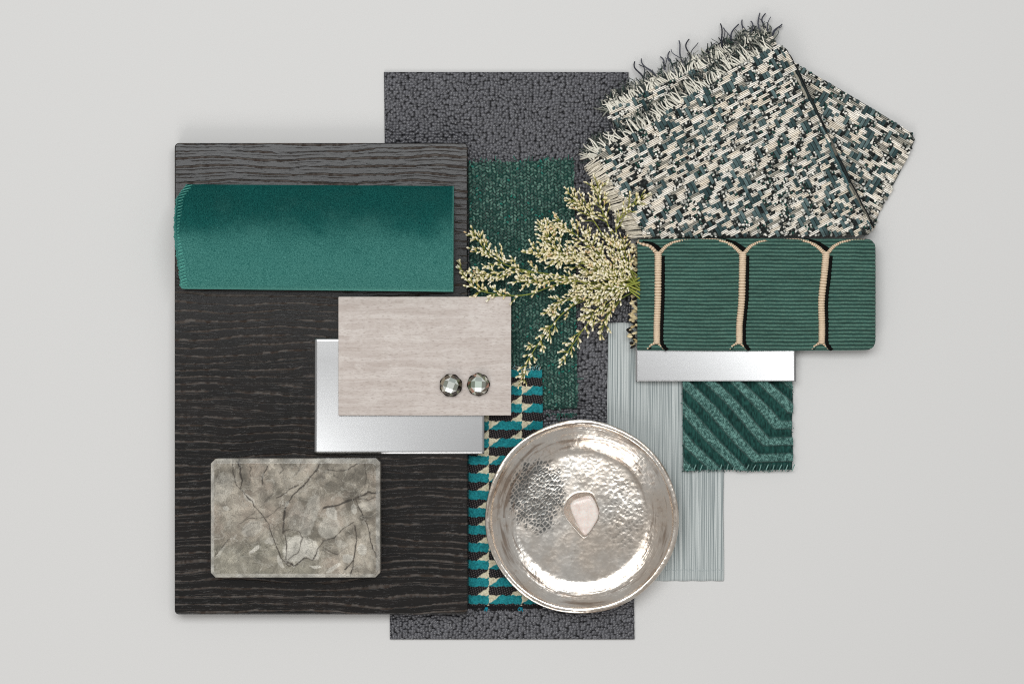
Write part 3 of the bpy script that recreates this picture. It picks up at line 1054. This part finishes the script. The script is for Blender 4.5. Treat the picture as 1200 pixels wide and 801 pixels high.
st = chaikin([(666.5, 592), (672, 585), (690, 579.5), (695.5, 583), (703.8, 603), (687.5, 628.5), (680, 622)], 2)
cen = st.mean(0)
g = Geo(); loops = []
for z, k in ((-.6, .94), (4.0, 1.0), (7.6, 1.0), (8.6, .97), (9.3, .90), (9.6, .78), (9.8, .5), (9.9, .12)):
    q = cen + (st - cen) * k
    loops.append(wp(q[:, 0], q[:, 1], KZ + z, KZ + 6))
g.rings(loops)
n = NT('pink_quartz')
nz = n.noise(n.px, .10, 4, .6)
n.set(Base_Color=n.mix(n.smap(nz, .35, .7), L4((236, 227, 219)), L4((222, 203, 194))), Roughness=.16, Subsurface_Weight=.25, Subsurface_Scale=.004)
n.b.inputs['Subsurface Radius'].default_value = (1, .7, .6)
g.build('stone', n.m, t)
bz = chaikin([(656.8, 600), (664.5, 583.5), (674, 576.5), (690, 575), (697.5, 579.5), (705.5, 604), (687.5, 631), (682.5, 630)], 2)
cb = bz.mean(0)
g = Geo(); loops = []
for z, k in ((-.8, 1.02), (3.4, 1.0), (4.0, .99), (4.05, .955), (3.6, .945), (3.1, .93)):
    q = cb + (bz - cb) * k
    loops.append(wp(q[:, 0], q[:, 1], KZ + z + (.6 * (q[:, 0] < 668)), KZ + 4))
g.rings(loops)
g.build('bezel', m_simple('bezel_silver', (236, 231, 224), .3, 1.0, var=.1), t)

# ------------------------------------------------------------------ green corded trellis fabric, folded
t = thing('corded_swatch', 'folded green ribbed fabric with beige vertical cords and a fringed side', 'fabric swatch', 886, 410, 2.2)
TX0, TX1, TY0, TY1 = 747.0, 1026.0, 279.5, 410.0


def tre_map(U, V):
    # round the two corners at the open end
    px, py = U.copy(), V + .8 * np.sin((U - 747) / 280 * 3.1) * ((V - TY0) / 130) - 1.0 * (1 - (V - TY0) / 130) * np.sin((U - 747) / 280 * 3.1)
    r = 11.0
    for cy, s in ((TY0 + r, -1), (TY1 - r, 1)):
        dy = np.clip((V - cy) * s, 0, r)
        pull = r - np.sqrt(np.clip(r * r - dy * dy, 0, None))
        px = px - pull * sstep(TX1 - 40, TX1, U)
    return px, py


def tre_base(U, V):
    b = (V - TY0) / (TY1 - TY0)
    e = np.clip(1 - np.abs(2 * b - 1) ** 5, 0, 1)
    ex = np.clip(1 - np.clip((U - (TX1 - 14)) / 14, 0, 1) ** 3, 0, 1)
    return 7.0 + 4.6 * np.sqrt(e) * (.45 + .55 * ex) + .5 * np.sin(U / 31.0)


def tre_wob(U, V):
    return V + .25 * np.sin(U / 17) + .4 * (vnoise(U / 9, np.floor(V / 4.3) * 3.1, 71) - .5) + .4 * (vnoise(U / 2.2, V / 4.3, 72) - .5)


def tre_z(U, V):
    rib = np.abs(np.sin(tre_wob(U, V) * math.pi / 4.3)) ** .7
    return tre_base(U, V) + 1.1 * rib + .22 * np.sin(U * 2.2 + np.floor(V / 4.3) * 2) * rib


def tre_c(U, V):
    rib = np.abs(np.sin(tre_wob(U, V) * math.pi / 4.3))
    c = mixc(lin((20, 42, 38)), lin((88, 124, 110)), rib ** 1.2)  # valley shade between the ribs deepened in the colour
    return mixc(c, lin((38, 80, 74)), .5 * vnoise(U / 1.6, V / 1.6, 9)) * (.85 + .3 * vnoise(U / 22, V / 4.5, 14))[..., None]


g = sheet(np.arange(TX0, TX1 + .1, 1.0), np.arange(TY0, TY1 + .1, .5), tre_map, tre_z, tre_c, lambda U, V: 6.2 + 0 * U, 10)
M_tre = m_attr('corded_yarn', .85, .18, .7, sheen=.1, spec=.2)
g.build('cloth', M_tre, t)
M_cord = m_attr('cord_yarn', .75, .15, .6, spec=.25)


def tz(x, y):
    return float(tre_base(np.array(x), np.array(y))) + .6


def cord(paths):
    g = Geo(); gb = Geo()
    for pts, r0, r1, wrap in paths:
        p = smooth_path(pts, max(16, int(np.linalg.norm(np.diff(np.asarray(pts, float), axis=0), axis=1).sum() / .55)))
        n = len(p)
        z = np.array([tz(x, min(max(y, TY0 + .6), TY1 - .6)) for x, y in p])
        s = np.arange(n) * .55
        r = np.linspace(r0, r1, n) * (1 + wrap * np.sin(s * 2 * math.pi / 2.7) + .08 * (vnoise(s / 3, s * 0, 31) - .5))
        c = mixc(lin((160, 130, 100)), lin((226, 204, 176)), .5 + .5 * np.sin(s * 2 * math.pi / 2.7))
        g.tube(wp(p[:, 0], p[:, 1], z + r * .35 * .5, 10), r * S, c, 8, flat=.7)
    return g


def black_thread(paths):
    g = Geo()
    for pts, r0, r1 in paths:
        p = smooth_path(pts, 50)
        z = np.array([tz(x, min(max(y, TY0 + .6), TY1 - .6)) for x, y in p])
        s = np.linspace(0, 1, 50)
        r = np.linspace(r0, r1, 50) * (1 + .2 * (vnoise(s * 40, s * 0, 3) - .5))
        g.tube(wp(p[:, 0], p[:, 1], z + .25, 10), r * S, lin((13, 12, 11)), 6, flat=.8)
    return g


M_blk = m_attr('black_thread', .9, .2, .7, spec=.1)
for xt, xm, xb, la, ra in ((771, 770.5, 769.5, (748, 284.5), (797, 282)), (869.8, 868.5, 866, (839.5, 281), (896, 282)), (967.5, 962, 962.5, (937.5, 281), (993.5, 282))):
    g = cord([([(xt, 296), (xt * .6 + xm * .4, 320), (xm, 352), (xb, 380), (xb, 402)], 4.1, 3.8, .10),
              ([(max(la[0] - 22, 749), 280.6), la, ((la[0] + xt) / 2 + 2, (la[1] + 296) / 2 - 1.5), (xt - 1.5, 297)], .7, 2.5, .12),
              ([(ra[0] + 20, 280.6), ra, ((ra[0] + xt) / 2 - 2, (ra[1] + 296) / 2 - 1.5), (xt + 1.5, 297)], .6, 2.4, .12),
              ([(xb - .5, 401), (xb - 6, 403.5), (xb - 11, 408.5)], 1.8, .8, .12), ([(xb + .5, 401), (xb + 4, 404), (xb + 8, 408.5)], 1.8, .8, .12)])
    g.build('cord', M_cord, t)
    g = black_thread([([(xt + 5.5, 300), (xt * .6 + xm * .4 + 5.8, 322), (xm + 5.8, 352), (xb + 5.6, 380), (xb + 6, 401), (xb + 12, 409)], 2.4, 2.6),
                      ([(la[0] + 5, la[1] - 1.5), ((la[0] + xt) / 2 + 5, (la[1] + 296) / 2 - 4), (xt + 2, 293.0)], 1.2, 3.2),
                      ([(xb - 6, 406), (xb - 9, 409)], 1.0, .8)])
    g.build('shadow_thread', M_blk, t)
g = Geo()
for k in range(95):
    y = 285 + 122 * (k + random.uniform(-.3, .3)) / 95
    x = random.uniform(739.5, 748) - 2 * (y > 370)
    blk = random.random() < .36
    c = lin((24, 20, 16)) if blk else mixc(lin((166, 146, 104)), lin((232, 216, 176)), random.random())
    a = random.uniform(-.7, .7)
    ln = random.uniform(2.2, 4.6) * S; w = random.uniform(1.2, 2.2) * S
    g.nub(wp(x, y, random.uniform(7.2, 9.2), 10), np.array([math.cos(a), math.sin(a), random.uniform(-.4, .4)]) * ln, np.array([-math.sin(a), math.cos(a), 0]) * w, np.array([0, 0, w]), c, 6, 4)
g.build('side_fringe', M_cord, t, stuff=True)

# ------------------------------------------------------------------ tweed, folded, with fringes
t = thing('tweed_swatch', 'folded cream teal and black chunky tweed with frayed fringes', 'fabric swatch', 880, 278, 1.3)
M_tw = m_attr('tweed_yarn', .88, .22, .6, .1, 1.0, sheen=.1, spec=.15)


def inpoly(x, y, poly):
    r = False; n = len(poly)
    for i in range(n):
        x0, y0 = poly[i]; x1, y1 = poly[(i + 1) % n]
        if (y0 > y) != (y1 > y) and x < (x1 - x0) * (y - y0) / (y1 - y0) + x0: r = not r
    return r


def edist(x, y, a, b):
    ex, ey = b[0] - a[0], b[1] - a[1]
    tt = min(max(((x - a[0]) * ex + (y - a[1]) * ey) / (ex * ex + ey * ey), 0), 1)
    return math.hypot(x - a[0] - tt * ex, y - a[1] - tt * ey)


def weave(poly, ang, zfun, seed, pu=4.3, pv=3.6, cream=.5):
    """interlaced yarns: cream threads run along u, thick coloured yarns along v"""
    rnd = random.Random(seed)
    a = math.radians(ang)
    du = np.array([math.cos(a), -math.sin(a)]); dv = np.array([math.sin(a), math.cos(a)])   # pixel axes, y down
    xs = [p[0] for p in poly]; ys = [p[1] for p in poly]
    c0 = np.array([sum(xs) / len(xs), sum(ys) / len(ys)])
    R = 260
    nu, nv = int(R / pu), int(R / pv)
    over = {}
    sh = 0
    for j in range(-nv, nv):
        sh += rnd.choice((1, 2, 2, 3, -1))
        per = 7
        wid = rnd.choice((2, 3, 3, 4))
        for i in range(-nu, nu):
            over[(i, j)] = ((i + sh) % per) < wid if rnd.random() > .12 else rnd.random() < cream * .8
    ccol = {i: rnd.choice(['teal', 'teal', 'teal', 'slub', 'slub', 'grey', 'black']) for i in range(-nu, nu)}
    g = Geo()

    def P(u, v):
        q = c0 + du * u * pu + dv * v * pv
        return q[0], q[1]

    def pt(u, v, dz):
        x, y = P(u, v)
        return wp(x, y, zfun(x, y) + dz)
    for j in range(-nv, nv):
        i = -nu
        while i < nu:
            x, y = P(i + .5, j + .5)
            if not inpoly(x, y, poly): i += 1; continue
            if over[(i, j)]:
                k = i
                while k < nu and over[(k, j)] and k - i < 5:
                    xx, yy = P(k + .5, j + .5)
                    if not inpoly(xx, yy, poly): break
                    k += 1
                ln = k - i
                base = mixc(lin((240, 228, 208)), lin((255, 250, 240)), rnd.random())
                if rnd.random() < .14: base = lin((166, 162, 150))
                for q in (.24, .76):
                    n = 3 + ln * 2
                    s = np.linspace(0, 1, n)
                    pts = np.array([pt(i - .12 + (ln + .24) * ss, j + q, -.25 + 1.05 * math.sin(math.pi * min(max(ss, .0), 1)) ** .5 + rnd.gauss(0, .04)) for ss in s])
                    g.tube(pts, rnd.uniform(.72, .88) * S, base * rnd.uniform(.85, 1.08), 5)
                i = k
            else:
                i += 1
    for i in range(-nu, nu):
        j = -nv
        while j < nv:
            x, y = P(i + .5, j + .5)
            if over.get((i, j), True) or not inpoly(x, y, poly): j += 1; continue
            k = j
            while k < nv and not over[(i, k)] and k - j < 3:
                xx, yy = P(i + .5, k + .5)
                if not inpoly(xx, yy, poly): break
                k += 1
            ln = k - j
            kind = ccol[i]
            r = rnd.random()
            if r < .10: kind = 'black'
            elif r < .30: kind = 'slub'
            elif r < .44: kind = 'teal'
            if kind in ('teal', 'teal2'):
                c = mixc(lin((46, 68, 70)), lin((98, 118, 118)), rnd.random())
                n = 3 + 2 * ln
                for q in (.25, .62):
                    pts = np.array([pt(i + q + .1 * math.sin(3 * ss), j - .1 + (ln + .2) * ss, -.2 + 1.15 * math.sin(math.pi * ss) ** .5) for ss in np.linspace(0, 1, n)])
                    g.tube(pts, rnd.uniform(1.05, 1.3) * S, c * rnd.uniform(.8, 1.15), 6)
            else:
                for m in range(ln):
                    for q in range(3):
                        c = lin((24, 28, 27)) * rnd.uniform(.5, 2.2) if (rnd.random() < (.75 if kind == 'black' else .30)) else mixc(lin((98, 104, 98)), lin((250, 246, 236)), rnd.random())
                        if kind == 'slub' and rnd.random() < .18: c = lin((36, 74, 66))
                        th = rnd.uniform(0, math.pi); e = rnd.uniform(1.3, 2.2) * S; f = rnd.uniform(1.1, 1.6) * S
                        g.nub(pt(i + rnd.uniform(.2, .8), j + m + rnd.uniform(.1, .9), .45 + rnd.gauss(0, .3)), np.array([math.cos(th), math.sin(th), 0]) * e,
                              np.array([-math.sin(th), math.cos(th), 0]) * f, np.array([0, 0, f]), c, 6, 4)
            j = k
    return g


def backing(poly, zfun, drop, z0):
    """dark ground cloth under the yarns: a fan-free grid clipped to the outline, with thickness"""
    g = Geo()
    pl = np.array(poly, float)
    pts = []
    for a, b in zip(pl, np.roll(pl, -1, 0)):
        n = max(2, int(np.linalg.norm(b - a) / 6))
        for k in range(n): pts.append(a + (b - a) * k / n)
    pts = np.array(pts)
    c = pts.mean(0)
    loops = []
    q = pts
    loops.append(np.array([wp(x, y, z0, zfun(x, y)) for x, y in q]))
    for k in (1.0, .985, .95, .9, .8, .65, .5, .35, .2, .08):
        q = c + (pts - c) * k
        loops.append(np.array([wp(x, y, zfun(x, y) - drop) for x, y in q]))
    g.rings(loops, lin((66, 72, 69)))
    return g


FRONT = [(699, 186), (698, 180), (710, 172), (750, 151), (780, 133), (804, 115), (832, 99), (860, 79), (886, 67), (910, 53), (918, 56), (932, 84), (968, 160), (1000, 226), (1022, 268), (1018, 275), (950, 276), (880, 276), (800, 278), (757, 277)]
FR_R = ((912, 54), (1022, 270)); FR_B = ((757, 278), (1022, 274))


def zfront(x, y):
    dr = edist(x, y, *FR_R); db = edist(x, y, *FR_B)
    z = 12.0 + .7 * math.sin(x * .05 + y * .03)
    z -= 3.6 * max(0, 1 - dr / 9) ** 2
    z -= 3.4 * max(0, 1 - db / 8) ** 2
    return z


BACK = [(905, 50), (922, 70), (945, 82), (990, 108), (1040, 138), (1069, 157), (1072, 164), (1062, 188), (1044, 222), (1030, 250), (1024, 268), (1010, 268), (960, 170)]


def zback(x, y):
    dt = min(edist(x, y, (905, 60), (1072, 158)), edist(x, y, (1072, 158), (1024, 268)))
    return 3.4 + .4 * math.sin(x * .06) - 1.6 * max(0, 1 - dt / 7) ** 2


MID = [(714, 138), (716, 128), (736, 116), (780, 95), (830, 74), (880, 50), (904, 44), (912, 56), (860, 100), (780, 140), (730, 158)]


def zmid(x, y):
    return 5.4 + .3 * math.sin(x * .07)


for poly, an, zf, sd, z0 in ((FRONT, 28, zfront, 3, 6.4), (BACK, -31, zback, 5, .1), (MID, 26, zmid, 9, 1.5)):
    backing(poly, zf, .75, z0).build('ground_cloth', M_tw, t)
    o = weave(poly, an, zf, sd).build('woven_yarns', M_tw, t, stuff=True)

g = Geo()
rnd = random.Random(5)
EDGE = smooth_path([(916, 58), (931, 84), (967, 160), (999, 226), (1021, 268)], 120)   # yarns along the folded edge, the dark ones painting in its shade
for off, z, r, c in ((-.6, 9.6, 1.5, lin((66, 90, 92))), (1.6, 8.2, 1.5, lin((34, 44, 44))), (3.2, 6.2, 1.4, lin((22, 25, 25)))):
    k = 0
    while k < 112:
        l = rnd.randint(8, 22); q = EDGE[k:k + l]
        w = np.sin(np.linspace(0, math.pi, len(q)))
        cc = c * rnd.uniform(.7, 1.3) if rnd.random() < .8 else lin((150, 146, 132)) * (.5 if off > 0 else 1)
        g.tube(wp(q[:, 0] + off + .5 * w, q[:, 1] - .4 * off, z + .5 * w + rnd.gauss(0, .15)), r * S * (.75 + .35 * w), cc, 6)
        k += l - 2
g.build('fold_edge', M_tw, t)
g = Geo()
rnd = random.Random(12)


def strand(x, y, ang, l, curl, r, col, z0, z1, n=9):
    d = np.array([math.cos(ang), -math.sin(ang)]); e = np.array([-d[1], d[0]])
    s = np.linspace(0, 1, n)
    ph = rnd.uniform(0, 6.28)
    off = curl * (np.sin(s * rnd.uniform(2.5, 4.5) + ph) - math.sin(ph)) * s
    px = x + d[0] * l * s + e[0] * off; py = y + d[1] * l * s + e[1] * off
    z = z0 + (z1 - z0) * s + .8 * np.sin(s * 3.1)
    g.tube(wp(px, py, z), r * S * np.linspace(1, .7, n), col, 5)


def fringe_row(path, n, l0, l1, za, zb, dark, lean=.18):
    P = smooth_path(path, 200)
    grp = 0
    for k in range(n):
        i = int(min(max((k + rnd.uniform(-.4, .4)) / n, 0), .99) * 198)
        x, y = P[i]; d = P[i + 1] - P[i]
        base = math.atan2(-d[1], d[0]) + math.pi / 2
        if k % 4 == 0: grp = rnd.gauss(lean, .30); gl = rnd.uniform(l0, l1)
        c = mixc(lin((196, 192, 178)), lin((240, 236, 222)), rnd.random())
        strand(x + rnd.gauss(0, .6), y + 2, base + grp + rnd.gauss(0, .10), gl * rnd.uniform(.85, 1.1), rnd.uniform(.8, 3.6), rnd.uniform(.85, 1.2), c, za, zb)
        if rnd.random() < dark:
            for q in range(4):
                c = rnd.choice([lin((30, 34, 34)), lin((60, 70, 66)), lin((118, 120, 110)), lin((40, 52, 48)), lin((150, 150, 140))])
                strand(x + rnd.gauss(0, 3), y + rnd.gauss(0, 2), base + grp + rnd.gauss(0, .7), rnd.uniform(l0 * .6, l1 * .95), rnd.uniform(1.5, 5), rnd.uniform(.4, 1.0), c, za - 1, zb - .8)


FRONT_ROW = [(694, 186), (710, 171), (750, 150), (780, 132), (804, 114), (832, 98), (860, 77), (886, 66), (908, 54)]
BACK_ROW = [(716, 130), (736, 117), (780, 95), (830, 75), (872, 54), (904, 44)]
fringe_row(FRONT_ROW, 120, 13, 21, 12.0, 8.6, .6)
fringe_row(BACK_ROW, 104, 13, 21, 6.0, 4.2, .75)
for k in range(420):     # wispy slub tufts between and beyond the two rows of fringe
    s_ = rnd.random(); row = rnd.choice((FRONT_ROW, FRONT_ROW, BACK_ROW))
    q = row[min(int(s_ * (len(row) - 1)), len(row) - 2)]; q2 = row[min(int(s_ * (len(row) - 1)), len(row) - 2) + 1]; ff = (s_ * (len(row) - 1)) % 1
    x = q[0] + (q2[0] - q[0]) * ff - rnd.uniform(2, 9); y = q[1] + (q2[1] - q[1]) * ff - rnd.uniform(4, 15)
    strand(x, y, rnd.uniform(.2, 3.2), rnd.uniform(3, 9), rnd.uniform(1, 5), rnd.uniform(.35, .85), rnd.choice([lin((34, 40, 38)), lin((52, 60, 58)), lin((84, 90, 84)), lin((140, 140, 130)), lin((48, 66, 58))]), 5.2, 6.6, 7)
for x, y, a, l in ((754, 92, 1.9, 22), (768, 90, 2.0, 26), (779, 82, 2.0, 16), (788, 78, 1.7, 18), (800, 74, 1.95, 26), (810, 70, 1.6, 24), (830, 62, 1.1, 18),
                  (846, 56, 1.75, 28), (857, 52, 1.5, 24), (873, 50, 1.45, 26), (882, 46, 2.0, 20), (893, 42, 1.9, 26), (899, 38, 1.6, 22), (905, 44, 1.3, 18)):
    c = rnd.choice([lin((46, 48, 56)), lin((62, 64, 74)), lin((78, 80, 88))])
    strand(x, y, a, l, rnd.uniform(3.0, 6.5), 1.15, c, 5.0, 2.2, 13)
    strand(x + 1, y, a + .06, l * .8, rnd.uniform(3.0, 6.0), .7, c * 1.3, 4.6, 2.6, 11)
# straight loose weft ends along the short side
A0, A1 = np.array((685., 196.)), np.array((737., 279.)); B0, B1 = np.array((702., 184.)), np.array((763., 277.))
for k in range(88):
    s = k / 87
    p = A0 + (A1 - A0) * s + np.array((rnd.gauss(0, 1.2), rnd.gauss(0, 1.0))); q = B0 + (B1 - B0) * s + np.array((rnd.gauss(0, .8), rnd.gauss(0, .8)))
    m = (p + q) / 2 + np.array((rnd.gauss(0, .6), rnd.gauss(0, .9)))
    pp = smooth_path([q, m, p], 8)
    z = np.linspace(11.8, 8.0, 8) + rnd.uniform(-.5, .3)
    g.tube(wp(pp[:, 0], pp[:, 1], z), rnd.uniform(.75, .95) * S, mixc(lin((192, 184, 166)), lin((238, 230, 214)), rnd.random()), 5)
g.build('fringe', M_tw, t, stuff=True)

# ------------------------------------------------------------------ dried flowers
t = thing('dried_flowers', 'bunch of dried cream flowers on thin green stems', 'flowers', 748, 340, 4.0)
rnd = random.Random(21)
M_stem = m_attr('flower_stem', .7, .2, .3, spec=.3)
M_flo = m_attr('dried_blossom', .8, .15, .5, spec=.2)
GREEN = lin((152, 152, 70)); GREEN2 = lin((108, 122, 50))


class Branch:
    def __init__(self):
        self.s = Geo(); self.f = Geo()


def floret(b, p, d, size, z):
    """slim bud: green calyx, pale petals; p photo px, d unit direction px, z mm"""
    d = d / (np.linalg.norm(d) + 1e-9)
    e = np.array([-d[1], d[0]])
    dz = rnd.uniform(-.1, .75)
    n = 5
    s = np.linspace(0, 1, n)
    bend = rnd.uniform(-.18, .18) * size
    px = p[0] + d[0] * size * s + e[0] * bend * s * s; py = p[1] + d[1] * size * s + e[1] * bend * s * s
    r = np.array([.30, .66, 1.0, 1.12, .45]) * rnd.uniform(.65, 1.3)
    tip = mixc(lin((232, 216, 170)), lin((252, 246, 226)), rnd.random())
    if rnd.random() < .05: tip = lin((222, 190, 150))
    base = mixc(lin((132, 138, 56)), lin((178, 168, 88)), rnd.random())
    col = np.array([base * .9, base, mixc(base, tip, .4), tip, tip])
    zz = z + s * size * S * 1000 * dz
    b.f.tube(wp(px, py, zz), r * S, col, 5)
    if rnd.random() < .55:      # opened petals at the tip
        for q in (-.55, .5):
            dd = d * math.cos(q) + e * math.sin(q)
            l = rnd.uniform(1.2, 2.4)
            qx = px[3] + dd[0] * l * np.linspace(0, 1, 3); qy = py[3] + dd[1] * l * np.linspace(0, 1, 3)
            b.f.tube(wp(qx, qy, zz[3] + np.linspace(0, .5, 3)), np.array([.4, .75, .35]) * S, tip * rnd.uniform(.9, 1.02), 4)


def twig(b, p, d, l, z, dens, depth=0):
    d = d / np.linalg.norm(d)
    e = np.array([-d[1], d[0]])
    bend = rnd.uniform(-.4, .4)
    n = max(5, int(l / 3))
    s = np.linspace(0, 1, n)
    pts = p[None] + d[None] * (l * s)[:, None] + e[None] * (bend * l * s * s)[:, None]
    zz = z + s * rnd.uniform(-.5, 2.2)
    b.s.tube(wp(pts[:, 0], pts[:, 1], zz), np.linspace(.72, .42, n) * S, mixc(GREEN, GREEN2, rnd.random()), 4)
    k = 0.18
    side = rnd.choice((-1, 1))
    while k < 1.0:
        i = min(n - 1, int(k * (n - 1)))
        q = pts[i]
        for m in range(rnd.choice((1, 2, 2, 3))):
            a = side * rnd.uniform(.05, .75)
            dd = d * math.cos(a) + e * math.sin(a)
            floret(b, q + np.array((rnd.gauss(0, .5), rnd.gauss(0, .5))), dd, rnd.choice((3.2, 4.4, 5.2, 6.4, 7.2)) * rnd.uniform(.85, 1.15), zz[i] + rnd.uniform(-.6, 1.4))
        side = -side
        k += rnd.uniform(.8, 1.6) * dens * .95 / l
    floret(b, pts[-1], d, 5.5, zz[-1])


def stem(path, z0, z1, start, ntw, tl0, tl1, dens=3.4, r=.95):
    b = Branch()
    path = [(path[0][0], path[0][1] + rnd.uniform(-13, 12))] + [(q[0], q[1]) for q in path[1:]]
    p = smooth_path(path, 50)
    s = np.linspace(0, 1, 50)
    z = z0 + (z1 - z0) * s + 2.2 * np.sin(s * math.pi)
    b.s.tube(wp(p[:, 0], p[:, 1], z), np.linspace(r, .45, 50) * S, mixc(lin((156, 160, 72)), lin((118, 132, 56)), rnd.random()), 6)
    for k in range(ntw):
        f = start + (1 - start) * (k + rnd.uniform(0, .8)) / ntw
        i = min(48, int(f * 49))
        d = p[i + 1] - p[i]; d = d / np.linalg.norm(d); e = np.array([-d[1], d[0]])
        a = (1 if k % 2 else -1) * rnd.uniform(.35, .85)
        l = rnd.uniform(tl0, tl1) * (1.1 - .5 * f)
        twig(b, p[i], d * math.cos(a) + e * math.sin(a), l, z[i], dens)
    twig(b, p[-1], p[-1] - p[-3], tl0 * .8, z[-1], dens)
    so = b.s.build('stem', M_stem, t)
    b.f.build('blossoms', M_flo, so, stuff=True)


R0 = (750, 338)
stem([R0, (700, 331), (648, 322), (600, 313), (574, 298), (559, 280)], 8, 8, .52, 13, 15, 26, 3.0)
stem([R0, (705, 338), (660, 332), (618, 345), (585, 345), (556, 337), (541, 316)], 7.5, 12, .55, 13, 8, 15, 3.6)
stem([R0, (700, 332), (650, 322), (600, 318), (572, 322), (562, 322)], 9, 9, .42, 14, 13, 24, 2.8)
stem([R0, (705, 325), (670, 305), (648, 285), (640, 272)], 10, 10, .3, 16, 16, 28, 2.8)
stem([R0, (712, 315), (690, 290), (668, 270), (650, 262)], 11, 9, .3, 15, 14, 24, 3.0)
stem([R0, (722, 300), (700, 265), (686, 244), (672, 232)], 10, 7, .55, 14, 14, 24, 4.2)
stem([R0, (728, 300), (712, 262), (702, 236), (700, 218)], 10, 10, .5, 13, 13, 22, 4.2)
stem([R0, (735, 305), (722, 270), (735, 244), (752, 234)], 9, 13, .45, 11, 10, 18, 4.6)
stem([R0, (705, 345), (668, 360), (640, 390), (620, 420), (611, 444)], 8, 6, .42, 15, 8, 15, 3.4)
stem([R0, (718, 352), (690, 378), (672, 402), (660, 420)], 8, 6, .40, 9, 8, 14, 4.0)
stem([R0, (728, 350), (712, 368), (706, 386)], 8, 6, .35, 8, 8, 14, 3.6)
stem([R0, (715, 322), (680, 300), (655, 303), (628, 296)], 13, 12, .22, 18, 15, 26, 2.6)
stem([R0, (705, 335), (668, 328), (632, 330), (610, 330)], 13, 11, .28, 16, 12, 22, 2.8)
stem([R0, (725, 318), (702, 298), (690, 280)], 13, 12, .25, 14, 12, 22, 2.8)
stem([R0, (715, 345), (690, 350), (660, 352), (648, 362)], 12, 9, .25, 14, 11, 20, 2.8)
stem([R0, (728, 330), (712, 318), (696, 318)], 14, 13, .2, 12, 12, 20, 2.8)
stem([R0, (735, 325), (722, 300), (716, 282)], 12, 12, .2, 13, 12, 20, 2.8)
stem([R0, (722, 345), (700, 362), (690, 368)], 10, 8, .2, 11, 9, 16, 3.0)
stem([R0, (738, 320), (733, 300), (731, 284)], 12, 12, .2, 10, 9, 15, 3.0)
stem([R0, (725, 338), (700, 338), (676, 342)], 14, 12, .15, 15, 12, 20, 2.7)
stem([R0, (720, 328), (690, 312), (664, 300), (644, 296)], 14, 12, .2, 17, 13, 22, 2.7)
